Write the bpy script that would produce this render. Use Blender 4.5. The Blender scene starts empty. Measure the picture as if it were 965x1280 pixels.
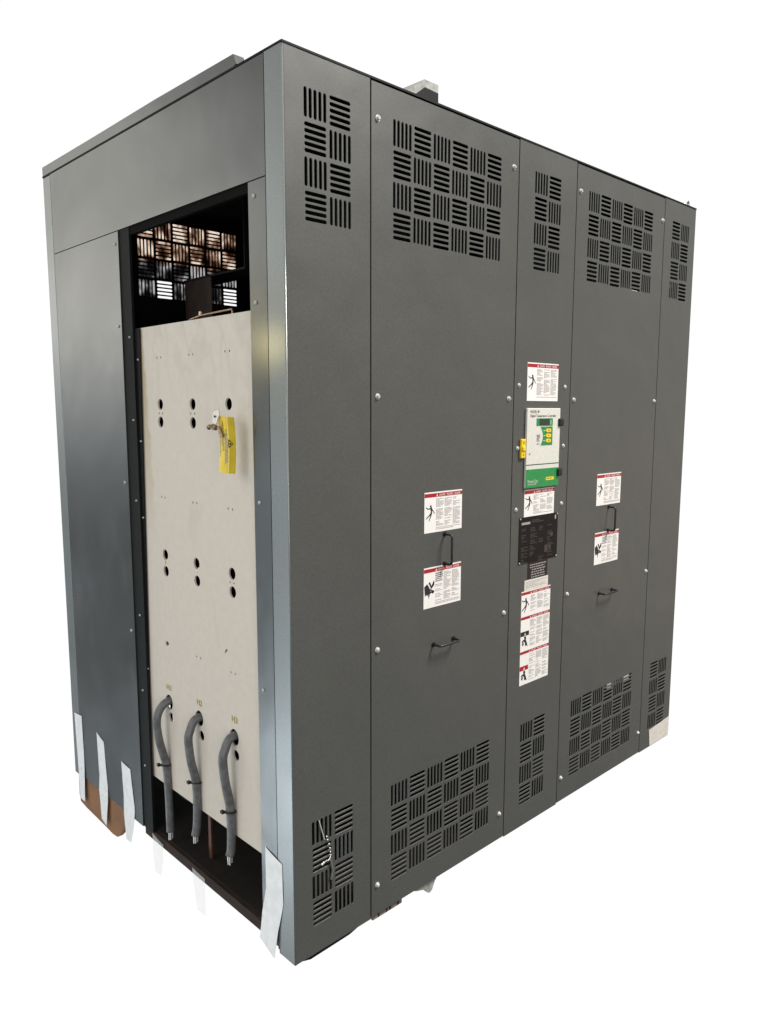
import bpy, bmesh, math, random
from mathutils import Vector, Matrix, Euler
random.seed(7)
scene = bpy.context.scene
COL = scene.collection
W, H, D = 2.11, 2.29, 1.447          # cabinet width, height, depth in metres

# ------------------------------------------------------------------ materials
def mat(name, col, rough=.5, metal=0., spec=.5, noise=0., nscale=30., bump=0., bscale=200., coat=0.,
        rvar=0., rscale=3., trans=False, dirt=None, warp=0.):
    m = bpy.data.materials.new(name); m.use_nodes = True
    nt = m.node_tree; b = nt.nodes['Principled BSDF']
    b.inputs['Roughness'].default_value = rough
    b.inputs['Metallic'].default_value = metal
    b.inputs['Specular IOR Level'].default_value = spec
    b.inputs['Coat Weight'].default_value = coat
    tc = nt.nodes.new('ShaderNodeTexCoord'); mp0 = nt.nodes.new('ShaderNodeMapping'); mp0.inputs['Location'].default_value = (.371, .613, .239)
    mp0.inputs['Rotation'].default_value = (.31, .47, .22); nt.links.new(tc.outputs['Object'], mp0.inputs['Vector'])
    def tex(scale, detail=4, dist=0.):
        n = nt.nodes.new('ShaderNodeTexNoise'); n.inputs['Scale'].default_value = scale
        n.inputs['Detail'].default_value = detail; n.inputs['Distortion'].default_value = dist
        nt.links.new(mp0.outputs[0], n.inputs['Vector']); return n
    def ramp(src, a, b_, lo=.35, hi=.65):
        r = nt.nodes.new('ShaderNodeValToRGB'); nt.links.new(src, r.inputs['Fac'])
        r.color_ramp.elements[0].position = lo; r.color_ramp.elements[1].position = hi
        r.color_ramp.elements[0].color = (*a, 1); r.color_ramp.elements[1].color = (*b_, 1); return r
    c = tuple(col)
    if noise:
        n = tex(nscale)
        r = ramp(n.outputs['Fac'], tuple(x * (1 - noise) for x in c), tuple(min(1, x * (1 + noise)) for x in c))
        out = r.outputs['Color']
        if dirt:
            n2 = tex(dirt[1], 6, .6); mk = nt.nodes.new('ShaderNodeValToRGB'); nt.links.new(n2.outputs['Fac'], mk.inputs['Fac'])
            mk.color_ramp.elements[0].position = dirt[2]; mk.color_ramp.elements[1].position = dirt[3]
            mx = nt.nodes.new('ShaderNodeMix'); mx.data_type = 'RGBA'
            nt.links.new(mk.outputs['Color'], mx.inputs['Factor']); nt.links.new(out, mx.inputs['A'])
            mx.inputs['B'].default_value = (*dirt[0], 1); out = mx.outputs['Result']
        nt.links.new(out, b.inputs['Base Color'])
    else:
        b.inputs['Base Color'].default_value = (*c, 1)
    if rvar:
        n = tex(rscale, 5, .4); mr = nt.nodes.new('ShaderNodeMapRange')
        mr.inputs['From Min'].default_value = .3; mr.inputs['From Max'].default_value = .7
        mr.inputs['To Min'].default_value = max(.02, rough - rvar); mr.inputs['To Max'].default_value = rough + rvar
        nt.links.new(n.outputs['Fac'], mr.inputs['Value']); nt.links.new(mr.outputs['Result'], b.inputs['Roughness'])
    if bump:
        n = tex(bscale, 3); bp = nt.nodes.new('ShaderNodeBump'); bp.inputs['Strength'].default_value = bump
        bp.inputs['Distance'].default_value = .001
        nt.links.new(n.outputs['Fac'], bp.inputs['Height']); nt.links.new(bp.outputs['Normal'], b.inputs['Normal'])
        if warp:      # slight waviness of rolled sheet
            n = tex(3.2, 2, .3); b2 = nt.nodes.new('ShaderNodeBump'); b2.inputs['Strength'].default_value = 1.
            b2.inputs['Distance'].default_value = warp
            nt.links.new(n.outputs['Fac'], b2.inputs['Height']); nt.links.new(b2.outputs['Normal'], bp.inputs['Normal'])
    return m

M = {}
M['paint'] = mat('grey_enamel', (.066, .067, .063), .43, noise=.17, nscale=330, bump=.14, bscale=420, warp=.007, rvar=.07, rscale=2.5)
M['sheet'] = mat('grey_enamel_shaded', (.028, .031, .032), .24, spec=1., noise=.15, nscale=330, bump=.12, bscale=300, warp=.006, rvar=.04, rscale=3.5, coat=.4)  # same grey enamel, the side's shade put into a darker base
M['post'] = mat('grey_enamel_lit', (.150, .170, .174), .24, spec=1., noise=.10, nscale=330, bump=.12, bscale=380, rvar=.05, rscale=6, coat=.4)  # same grey enamel, reflected light put into a lighter blue-grey base
M['dark'] = mat('black_steel', (.008, .009, .009), .6, spec=.15, noise=.2, nscale=60, bump=.3, bscale=200)
M['inner'] = mat('inner_shade', (.006, .006, .006), .9, spec=.1)  # darkness of the unlit inside put into the colour
M['seam'] = mat('frame_shadow_steel', (.004, .004, .004), .85, spec=.1)
M['beige'] = mat('fibre_board', (.63, .585, .525), .75, spec=.25, noise=.022, nscale=45, bump=.5, bscale=160, dirt=((.54, .49, .43), 5., .62, .95))
M['hole'] = mat('hole_dark', (.006, .005, .005), .9, spec=.05)
M['zinc'] = mat('zinc_screw', (.62, .62, .58), .35, metal=.35, noise=.1, nscale=400)
M['white'] = mat('label_vinyl', (.71, .69, .67), .45, noise=.02, nscale=60)
M['red'] = mat('label_red', (.32, .008, .014), .45)
M['ink'] = mat('label_ink', (.02, .015, .018), .5)
M['greyink'] = mat('label_small_print', (.34, .32, .30), .5)
M['black'] = mat('black_plastic', (.008, .007, .007), .4)
M['plate'] = mat('nameplate_black', (.006, .004, .004), .5, spec=.25, noise=.35, nscale=70)
M['plateink'] = mat('nameplate_etch', (.045, .036, .036), .5)
M['platewhite'] = mat('nameplate_light', (.30, .27, .26), .5)
M['cream'] = mat('controller_cream', (.57, .56, .51), .5, noise=.06, nscale=160)
M['green'] = mat('controller_green', (.015, .21, .055), .4, noise=.12, nscale=90)
M['dgreen'] = mat('controller_dark_green', (.012, .075, .035), .35)
M['lcd'] = mat('display_glass', (.016, .035, .022), .15)
M['yellow'] = mat('yellow_plastic', (.75, .50, .02), .4, noise=.08, nscale=80)
M['tagy'] = mat('yellow_tag_vinyl', (.80, .60, .03), .35, noise=.08, nscale=30, coat=.3)
M['brass'] = mat('brass', (.42, .30, .20), .35, metal=.9, noise=.25, nscale=120)
M['cable'] = mat('cable_jacket', (.12, .125, .13), .4, noise=.25, nscale=50, bump=.6, bscale=120, rvar=.1, rscale=30)
M['alu'] = mat('aluminium_strand', (.75, .75, .74), .35, metal=.6, noise=.2, nscale=300)
M['tape'] = mat('masking_tape', (.84, .87, .90), .6, noise=.05, nscale=35, bump=1., bscale=60, dirt=((.5, .53, .56), 30., .62, .8))
M['tape_thin'] = mat('thin_tape', (.86, .88, .90), .6, noise=.05, nscale=35)
_n = M['tape_thin'].node_tree; _p = _n.nodes['Principled BSDF']; _t = _n.nodes.new('ShaderNodeBsdfTransparent'); _x = _n.nodes.new('ShaderNodeMixShader')
_x.inputs[0].default_value = .62; _n.links.new(_p.outputs[0], _x.inputs[1]); _n.links.new(_t.outputs[0], _x.inputs[2]); _n.links.new(_x.outputs[0], _n.nodes['Material Output'].inputs[0])
M['card'] = mat('cardboard', (.25, .125, .06), .8, noise=.18, nscale=9, bump=.4, bscale=90)
M['wood'] = mat('skid_wood', (.007, .004, .003), .8, noise=.5, nscale=25, bump=.6, bscale=60)
M['skid'] = mat('brown_skid', (.022, .010, .006), .8, noise=.4, nscale=20, bump=.4, bscale=60)
M['crate'] = mat('weathered_timber', (.20, .165, .13), .8, noise=.25, nscale=40, bump=.6, bscale=80)
M['copper'] = mat('copper_bar', (.10, .035, .02), .5, metal=.3, noise=.2, nscale=40)
M['varnish'] = mat('coil_varnish', (.018, .010, .007), .6, noise=.4, nscale=30)
M['galv'] = mat('galvanised_steel', (.26, .26, .245), .6, metal=0., noise=.25, nscale=60, bump=.5, bscale=150)
M['paper'] = mat('paper_label', (.56, .53, .48), .7, noise=.08, nscale=60)
M['mark'] = mat('yellow_marker', (.33, .25, .0), .6)
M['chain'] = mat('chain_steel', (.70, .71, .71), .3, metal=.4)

# the board: paper-like wrinkles near its top, a tan discoloured left edge
bnt = M['beige'].node_tree; bb = bnt.nodes['Principled BSDF']
g_ = bnt.nodes.new('ShaderNodeNewGeometry'); sx_ = bnt.nodes.new('ShaderNodeSeparateXYZ'); bnt.links.new(g_.outputs['Position'], sx_.inputs[0])
def bm_(op, a, b=0., c=0., clamp=False):
    n = bnt.nodes.new('ShaderNodeMath'); n.operation = op; n.use_clamp = clamp
    for i, q in enumerate((a, b, c)):
        if isinstance(q, (int, float)): n.inputs[i].default_value = q
        else: bnt.links.new(q, n.inputs[i])
    return n.outputs[0]
nz = bnt.nodes.new('ShaderNodeTexNoise'); nz.inputs['Scale'].default_value = 22; nz.inputs['Detail'].default_value = 6; bnt.links.new(g_.outputs['Position'], nz.inputs['Vector'])
wob = bm_('MULTIPLY_ADD', nz.outputs['Fac'], .05, -.025)
edge = bm_('MULTIPLY_ADD', sx_.outputs['Z'], .075, .628)                 # stained edge widens downwards, then ends
e1 = bm_('MULTIPLY', bm_('SUBTRACT', bm_('ADD', sx_.outputs['Y'], wob), edge), 60., 0., True)
e2 = bm_('MULTIPLY', bm_('SUBTRACT', sx_.outputs['Z'], 1.05), 2.2, 0., True)
st_ = bm_('MULTIPLY', bm_('MULTIPLY', e1, e2), .75)
src = bb.inputs['Base Color'].links[0].from_socket
mx = bnt.nodes.new('ShaderNodeMix'); mx.data_type = 'RGBA'; bnt.links.new(st_, mx.inputs['Factor']); bnt.links.new(src, mx.inputs['A']); mx.inputs['B'].default_value = (.44, .35, .22, 1)
wv = bnt.nodes.new('ShaderNodeTexNoise'); wv.inputs['Scale'].default_value = 5; wv.inputs['Detail'].default_value = 5; wv.inputs['Distortion'].default_value = .8
mp_ = bnt.nodes.new('ShaderNodeMapping'); mp_.inputs['Rotation'].default_value = (math.radians(38), 0, 0); mp_.inputs['Scale'].default_value = (1, 1.5, .8)
bnt.links.new(g_.outputs['Position'], mp_.inputs['Vector']); bnt.links.new(mp_.outputs[0], wv.inputs['Vector'])
crease = bm_('SUBTRACT', 1., bm_('MULTIPLY', bm_('ABSOLUTE', bm_('SUBTRACT', wv.outputs['Fac'], .5)), 16.), 0., True)
topm = bm_('MULTIPLY', bm_('SUBTRACT', sx_.outputs['Z'], 1.42), 4., 0., True)
cr_ = bm_('MULTIPLY', crease, topm)
mx2 = bnt.nodes.new('ShaderNodeMix'); mx2.data_type = 'RGBA'; bnt.links.new(bm_('MULTIPLY', cr_, .28), mx2.inputs['Factor']); bnt.links.new(mx.outputs['Result'], mx2.inputs['A']); mx2.inputs['B'].default_value = (.42, .38, .33, 1)
bnt.links.new(mx2.outputs['Result'], bb.inputs['Base Color'])
bp_ = bnt.nodes.new('ShaderNodeBump'); bp_.inputs['Strength'].default_value = .5; bp_.inputs['Distance'].default_value = .006
bnt.links.new(bm_('MULTIPLY', wv.outputs['Fac'], bm_('ADD', topm, .12)), bp_.inputs['Height'])
bnt.links.new(bb.inputs['Normal'].links[0].from_socket, bp_.inputs['Normal']); bnt.links.new(bp_.outputs[0], bb.inputs['Normal'])

# translucent sheet added behind the rear louvres to tint light in the slots
m = bpy.data.materials.new('slot_tint_sheet'); m.use_nodes = True; nt = m.node_tree; nt.nodes.clear()
o = nt.nodes.new('ShaderNodeOutputMaterial'); t = nt.nodes.new('ShaderNodeBsdfTranslucent'); n = nt.nodes.new('ShaderNodeTexNoise')
tc = nt.nodes.new('ShaderNodeTexCoord'); r = nt.nodes.new('ShaderNodeValToRGB')
mp = nt.nodes.new('ShaderNodeMapping'); mp.inputs['Scale'].default_value = (26, 1, 19)
nt.links.new(tc.outputs['Object'], mp.inputs['Vector']); nt.links.new(mp.outputs['Vector'], n.inputs['Vector'])
n.inputs['Scale'].default_value = 1.; n.inputs['Detail'].default_value = 4
nt.links.new(n.outputs['Fac'], r.inputs['Fac']); nt.links.new(r.outputs['Color'], t.inputs['Color']); nt.links.new(t.outputs[0], o.inputs[0])
e = r.color_ramp.elements; e[0].position = .30; e[0].color = (.05, .024, .017, 1); e[1].position = .60; e[1].color = (.98, .90, .82, 1)
x = e.new(.40); x.color = (.19, .12, .085, 1); x = e.new(.47); x.color = (.42, .31, .24, 1); x = e.new(.53); x.color = (.75, .6, .52, 1)
M['filter'] = m
m = m.copy(); m.name = 'slot_tint_sheet_grey'; M['slot_tint_grey'] = m
for q in m.node_tree.nodes:
    if q.type == 'VALTORGB':
        for el, c_ in zip(q.color_ramp.elements, (.03, .10, .22, .4, .7)): el.color = (c_, c_ * .98, c_, 1)

# ------------------------------------------------------------------ mesh builder
class MB:
    def __init__(s): s.v, s.f, s.m, s.sm, s.mats = [], [], [], [], []
    def mi(s, k):
        if k not in s.mats: s.mats.append(k)
        return s.mats.index(k)
    def add(s, vs, fs, k, smooth=False):
        n = len(s.v); i = s.mi(k); s.v += [tuple(a) for a in vs]
        for f in fs: s.f.append([a + n for a in f]); s.m.append(i); s.sm.append(smooth)
        return s
    def box(s, a, b, k):
        x0, y0, z0 = [min(p, q) for p, q in zip(a, b)]; x1, y1, z1 = [max(p, q) for p, q in zip(a, b)]
        v = [(x0,y0,z0),(x1,y0,z0),(x1,y1,z0),(x0,y1,z0),(x0,y0,z1),(x1,y0,z1),(x1,y1,z1),(x0,y1,z1)]
        return s.add(v, [(0,3,2,1),(4,5,6,7),(0,1,5,4),(1,2,6,5),(2,3,7,6),(3,0,4,7)], k)
    def bbox(s, a, b, k, r=.002, seg=2):
        bm = bmesh.new(); bmesh.ops.create_cube(bm, size=1)
        c = [(p + q) / 2 for p, q in zip(a, b)]; d = [abs(p - q) for p, q in zip(a, b)]
        for v in bm.verts: v.co = Vector([v.co[i] * d[i] + c[i] for i in range(3)])
        bmesh.ops.bevel(bm, geom=bm.edges[:], offset=r, segments=seg, profile=.5, affect='EDGES')
        bm.verts.index_update()
        s.add([v.co[:] for v in bm.verts], [[v.index for v in f.verts] for f in bm.faces], k, False); bm.free(); return s
    def prism(s, pts, n, k):            # pts: 3-D loop, n: thickness vector (pts is the visible side)
        L = len(pts); n = Vector(n); v = [Vector(p) for p in pts]; v2 = [p + n for p in v]
        nf = Vector((0, 0, 0))
        for i in range(L): nf += v[i].cross(v[(i + 1) % L])
        if nf.dot(n) > 0: v.reverse(); v2.reverse()
        return s.add(v + v2, [list(range(L)), list(range(2 * L - 1, L - 1, -1))] + [(i, L + i, L + (i + 1) % L, (i + 1) % L) for i in range(L)], k)
    def tube(s, path, r, k, seg=14, caps=True, flat=1.):
        P = [Vector(p) for p in path]; rs = r if isinstance(r, (list, tuple)) else [r] * len(P)
        vs, fs = [], []; u = None
        for i, p in enumerate(P):
            t = (P[min(i + 1, len(P) - 1)] - P[max(i - 1, 0)]).normalized()
            if u is None: u = t.orthogonal().normalized()
            else: u = (u - t * u.dot(t)).normalized()
            w = t.cross(u)
            for j in range(seg):
                a = 2 * math.pi * j / seg; vs.append(p + (u * math.cos(a) + w * math.sin(a) * flat) * rs[i])
        for i in range(len(P) - 1):
            for j in range(seg):
                a, b = i * seg + j, i * seg + (j + 1) % seg; fs.append((a, b, b + seg, a + seg))
        s.add(vs, fs, k, True)
        if caps:
            n = len(P) - 1
            s.add([vs[j] for j in range(seg)], [list(range(seg - 1, -1, -1))], k)
            s.add([vs[n * seg + j] for j in range(seg)], [list(range(seg))], k)
        return s
    def text(s, body, org, ux, uz, size, k, off, width=None):
        c = bpy.data.curves.new('t', 'FONT'); c.body = body; c.size = size; c.resolution_u = 3
        o = bpy.data.objects.new('t', c); COL.objects.link(o)
        dg = bpy.context.evaluated_depsgraph_get(); me = bpy.data.meshes.new_from_object(o.evaluated_get(dg))
        co = [v.co.copy() for v in me.vertices]
        if co:
            mx = max(p.x for p in co); sx = width / mx if width else 1
            org, ux, uz, off = Vector(org), Vector(ux), Vector(uz), Vector(off)
            s.add([org + ux * (p.x * sx) + uz * p.y + off for p in co], [list(f.vertices) for f in me.polygons], k)
        bpy.data.objects.remove(o); bpy.data.curves.remove(c); bpy.data.meshes.remove(me)
        return s
    def build(s, name, parent=None):
        me = bpy.data.meshes.new(name); me.from_pydata([tuple(v) for v in s.v], [], s.f)
        for k in s.mats: me.materials.append(M[k])
        for p, i, q in zip(me.polygons, s.m, s.sm): p.material_index = i; p.use_smooth = q
        me.validate(); me.update()
        o = bpy.data.objects.new(name, me); COL.objects.link(o); o.parent = parent
        return o

def empty(name, loc=(0, 0, 0)):
    o = bpy.data.objects.new(name, None); COL.objects.link(o); o.location = loc; o.empty_display_size = .1; return o
def tag(o, label=None, cat=None, group=None, kind=None):
    for k, v in (('label', label), ('category', cat), ('group', group), ('kind', kind)):
        if v: o[k] = v
    return o

def plate(name, outer, holes, y0, th, k, parent, extra=None, axis='y', mats=None):
    """sheet with real holes; outer / holes are loops of (u, z); axis 'y': u is x at depth y0, axis 'x': u is y at x = y0"""
    c = bpy.data.curves.new(name, 'CURVE'); c.dimensions = '2D'; c.fill_mode = 'BOTH'; c.extrude = th / 2 - .0005; c.bevel_depth = .0005; c.bevel_resolution = 0; c.offset = -.0005
    for lp in [outer] + holes:
        sp = c.splines.new('POLY'); sp.points.add(len(lp) - 1)
        for p, q in zip(sp.points, lp): p.co = (q[0], q[1], 0, 1)
        sp.use_cyclic_u = True
    o = bpy.data.objects.new(name, c); COL.objects.link(o)
    dg = bpy.context.evaluated_depsgraph_get(); me = bpy.data.meshes.new_from_object(o.evaluated_get(dg))
    bpy.data.objects.remove(o); bpy.data.curves.remove(c)
    mb = MB()
    f = (lambda p: (p.x, y0 + th / 2 - p.z, p.y)) if axis == 'y' else (lambda p: (y0 + th / 2 + p.z, p.x, p.y))
    mb.add([f(v.co) for v in me.vertices], [list(q.vertices) for q in me.polygons], k)
    bpy.data.meshes.remove(me)
    if extra: extra(mb)
    ob = mb.build(name, parent)
    bm = bmesh.new(); bm.from_mesh(ob.data); bmesh.ops.remove_doubles(bm, verts=bm.verts, dist=1e-5)
    bmesh.ops.recalc_face_normals(bm, faces=bm.faces); bm.to_mesh(ob.data); bm.free()
    return ob

def stadium(cx, cz, length, width, vert, n=4):
    r = width / 2; h = length / 2 - r; pts = []
    for s_ in (1, -1):
        for i in range(n + 1):
            a = -math.pi / 2 + math.pi * i / n
            x, y = (h + r * math.cos(a)) * s_, r * math.sin(a) * s_
            pts.append((cx - y, cz + x) if vert else (cx + x, cz + y))
    return pts
P_, T_ = .0774, .0665
def vent(x0, ztop, n, rows=4, vfirst=True):
    hs = []
    for r_ in range(rows):
        for c_ in range(n):
            v = ((r_ + c_) % 2 == 0) == vfirst
            cx, cz = x0 + c_ * P_ + T_ / 2, ztop - r_ * P_ - T_ / 2
            for k in range(5):
                d = (k - 2) * .0147
                hs.append(stadium(cx + (d if v else 0), cz + (0 if v else d), T_, .0088, v))
    return hs
def rect(a, b, c, d): return [(a, b), (c, b), (c, d), (a, d)]
ZT, ZB = 2.2135, .0874 + 4 * P_ - .0109     # tops of the upper and lower louvre blocks
UF = lambda x, z, y=0.: (x, y, z)

# ------------------------------------------------------------------ cabinet
cab = empty('transformer_cabinet')
tag(cab, 'tall dark grey louvered steel electrical cabinet with warning labels and one open side bay', 'electrical cabinet')
cab.location = (0, 0, 0)
G = .002                                  # half the width of a panel seam
U = [.2739, .8951, 1.2174, 1.8425]

def screw(parent, x, z, r=.0056, proud=.007, k='zinc', name='screw'):
    mb = MB(); a = random.uniform(0, 3)
    mb.tube([(x, .0, z), (x, -.0012, z)], r * 1.45, k, 14)
    mb.tube([(x, -.0012, z), (x, -proud * .7, z), (x, -proud, z)], [r, r, r * .72], k, 14)
    mb.prism([(x - r * .6 * math.cos(a) - .0006, -proud - .0003, z - r * .6 * math.sin(a)), (x + r * .6 * math.cos(a) - .0006, -proud - .0003, z + r * .6 * math.sin(a)),
              (x + r * .6 * math.cos(a) + .0006, -proud - .0003, z + r * .6 * math.sin(a)), (x - r * .6 * math.cos(a) + .0006, -proud - .0003, z - r * .6 * math.sin(a))], (0, .0002, 0), 'ink')
    return mb.build(name, parent)

# corner panel: front louvred strip folded round a small radius into the corner post
def corner_fold(mb):
    # L profile of the fold, extruded over the full height
    r = .003; prof = [(0, .0695)]
    for i in range(7):
        a = math.pi + (math.pi / 2) * i / 6
        prof.append((r + r * math.cos(a), r + r * math.sin(a)))
    prof.append((.006, 0))
    inn = [(.006, .002), (.0035, .002), (.002, .0035), (.002, .0695)]
    loop = prof + inn; n = len(loop)
    bot = [(x, y, .004) for x, y in loop]; top = [(x, y, H) for x, y in loop]
    for i in range(n):
        j = (i + 1) % n
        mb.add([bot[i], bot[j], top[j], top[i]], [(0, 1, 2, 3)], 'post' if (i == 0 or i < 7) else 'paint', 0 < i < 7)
    mb.add(top, [list(range(n))], 'paint'); mb.add(bot, [list(range(n))], 'paint')
pa = plate('louvered_corner_panel', rect(.006, .004, U[0] - G, H), vent(.0621, ZT, 2) + vent(.0621, ZB, 2), 0, .003, 'paint', cab, corner_fold)
pe = plate('louvered_end_panel', rect(U[3] + G, .004, W, H), vent(1.9096, ZT, 2, vfirst=False) + vent(1.9096, ZB, 2, vfirst=False), 0, .003, 'paint', cab)

# warning labels -------------------------------------------------------------------------------
def smallprint(mb, x0, z1, x1, z0, y, seed, pitch=.0040, k='greyink', th=.0021, dens=.85):
    rnd = random.Random(seed); z = z1
    while z > z0 + pitch * .5:
        x = x0; end = x1 - rnd.choice([0, 0, .1, .3, .55]) * (x1 - x0)
        while x < end:
            w = rnd.uniform(.004, .012); e2 = min(x + w, end)
            mb.prism([(x, y, z), (e2, y, z), (e2, y, z - th), (x, y, z - th)], (0, .0001, 0), k); x = e2 + .0016
        z -= pitch * (2.1 if rnd.random() > dens else 1)
def shock_man(mb, cx, cz, s, y):
    def limb(a, b, w0, w1):
        a, b = Vector((a[0], a[1])), Vector((b[0], b[1])); d = (b - a).normalized(); n_ = Vector((-d.y, d.x))
        q = [a + n_ * w0, b + n_ * w1, b - n_ * w1, a - n_ * w0]
        mb.prism([(cx + p.x * s, y, cz + p.y * s) for p in q], (0, .0001, 0), 'ink')
    def dot(a, r_):
        mb.prism([(cx + (a[0] + r_ * math.cos(t_)) * s, y - .0001, cz + (a[1] + r_ * math.sin(t_)) * s) for t_ in [i * math.pi / 5 for i in range(10)]], (0, .0001, 0), 'ink')
    dot((.02, .42), .07)
    limb((.05, .36), (.08, -.02), .07, .05); limb((.05, .30), (-.22, .27), .035, .03); limb((-.22, .27), (-.40, .38), .03, .022)
    limb((.06, .30), (.22, .14), .04, .03); limb((.22, .14), (.36, -.04), .03, .022)
    limb((.07, .02), (-.12, -.14), .055, .04); limb((-.12, -.14), (-.38, -.30), .04, .028)
    limb((.08, .0), (.0, -.2), .05, .04); limb((.0, -.2), (-.12, -.44), .038, .026)
def hand_spark(mb, cx, cz, s, y):
    A = [(-.42,.16),(-.2,.30),(-.06,.12),(.02,-.02),(.12,.02),(.06,-.14),(.2,-.2),(.02,-.26),(-.02,-.38),(-.12,-.26),(-.18,-.36),(-.26,-.26),(-.36,-.36)]
    mb.prism([(cx + a * s, y, cz + b * s) for a, b in A], (0, .0001, 0), 'ink')
    for q in ([(.06,.04),(.3,.42),(.36,.36),(.34,.18),(.14,.0)], [(-.1,.34),(.02,.38),(.14,.12),(.08,.06)], [(.08,-.02),(.36,-.14),(.34,-.22),(.22,-.28),(.12,-.16)], [(-.12,-.3),(-.02,-.3),(-.06,-.52)]):
        mb.prism([(cx + a * s, y - .00012, cz + b * s) for a, b in q], (0, .0001, 0), 'ink')
def crouch(mb, cx, cz, s, y):
    for q in ([(-.1,.45),(.12,.5),(.2,.34),(.16,.16),(.3,-.05),(.42,-.42),(.2,-.3),(.05,-.36),(.08,-.12),(-.1,.1),(-.32,.16),(-.4,.02),(-.2,.06),(-.04,.24)], [(-.32,-.02),(-.2,.08),(-.1,-.12),(-.24,-.3),(-.34,-.2)]):
        mb.prism([(cx + a * s, y, cz + b * s) for a, b in q], (0, .0001, 0), 'ink')
def triangle(mb, x, z, s, y, k='white', k2='red'):
    mb.prism([(x, y, z), (x + s, y, z), (x + s / 2, y, z + s)], (0, .0001, 0), k)
    mb.prism([(x + s * .44, y - .0002, z + s * .18), (x + s * .56, y - .0002, z + s * .18), (x + s * .56, y - .0002, z + s * .7), (x + s * .44, y - .0002, z + s * .7)], (0, .0001, 0), k2)
def header(mb, x0, x1, z1, hh, y):
    w = x1 - x0
    mb.prism([(x0, y, z1), (x1, y, z1), (x1, y, z1 - hh), (x0, y, z1 - hh)], (0, .0001, 0), 'red')
    triangle(mb, x0 + w * .30, z1 - hh * .85, hh * .7, y - .0003)
    for i, (t, ww) in enumerate((('DANGER', .16), ('PELIGRO', .17), ('DANGER', .16))):
        mb.text(t, (x0 + w * (.375 + .205 * i), y, z1 - hh * .80), (1, 0, 0), (0, 0, 1), hh * .82, 'white', (0, -.0003, 0), w * ww)
def danger(parent, x0, x1, z0, z1, kind, seed, label=None, hh=.011):
    mb = MB(); y = -.0008; w = x1 - x0; h = z1 - z0
    mb.box((x0, y, z0), (x1, -.0001, z1), 'white')
    header(mb, x0 + .0005, x1 - .0005, z1 - .004, hh, y - .0003)
    if kind == 'man': shock_man(mb, x0 + w * .155, z0 + h * .48, w * .30, y - .0003)
    if kind == 'hand': hand_spark(mb, x0 + w * .155, z0 + h * .47, w * .34, y - .0003)
    zt = z1 - hh - .009
    for i in range(3):
        a = x0 + w * (.30 + .225 * i)
        if kind == 'hand' and i == 0:
            smallprint(mb, a, zt, a + w * .20, zt - h * .24, y - .0003, seed, .0058, 'ink', .0024, 1)
            smallprint(mb, a, zt - h * .28, a + w * .19, z0 + .012, y - .0003, seed + 9, .0046, dens=.55)
        else:
            smallprint(mb, a, zt, a + w * .195, z0 + .017, y - .0003, seed + i, .0037, dens=.88)
    smallprint(mb, x0 + w * .30, z0 + .014, x1 - .006, z0 + .006, y - .0003, seed + 5, .0042)
    o = mb.build('warning_label', parent)
    if label: o['label'] = label
    return o

def handle(parent, a, b, out=.030, r=.0036):
    A, B = Vector(a), Vector(b); d = (B - A).normalized(); n_ = Vector((0, -1, 0)); pts = [A]
    rr = .010
    for c0, s0, s1 in ((A, n_, d), (B, -d, -n_)):
        base = A + n_ * out if c0 is A else B + n_ * out
        for i in range(6):
            t_ = i / 5 * math.pi / 2
            if c0 is A: pts.append(base - n_ * rr * (1 - math.sin(t_)) + d * rr * (1 - math.cos(t_)))
            else: pts.append(base - d * rr * (1 - math.sin(t_)) - n_ * rr * (1 - math.cos(t_)))
    pts.append(B)
    mb = MB(); mb.tube(pts, r, 'black', 10)
    for q in (A, B):
        mb.tube([q, q + n_ * .003], .0075, 'black', 12)
    return mb.build('handle', parent)

def door(x0, x1, vx, sx, lab, hv, hh_, marks):
    d = plate('service_door', rect(x0 + G, .008, x1 - G, H - .004), vent(vx, ZT, 6) + vent(vx, ZB, 6), 0, .003, 'paint', cab)
    d['label'] = lab
    for x in sx:
        for z in (2.201, 1.503, .806, .101): screw(d, x, z)
    handle(d, (hv, .0, 1.102), (hv, .0, 1.012))
    handle(d, (hh_[0], 0, .772), (hh_[1], 0, .772))
    danger(d, marks[0], marks[1], 1.112, 1.231, 'man', 3)
    danger(d, marks[0], marks[1], .887, 1.009, 'hand', 23)
    return d
door_a = door(U[0], U[1], .354, (.298, .868), 'service door nearest the open corner, with larger looking grilles', .572, (.527, .617), (.483, .648))
door_b = door(U[2], U[3], 1.2954, (1.240, 1.824), 'service door farther from the open corner', 1.507, (1.46, 1.555), (1.416, 1.589))

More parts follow.
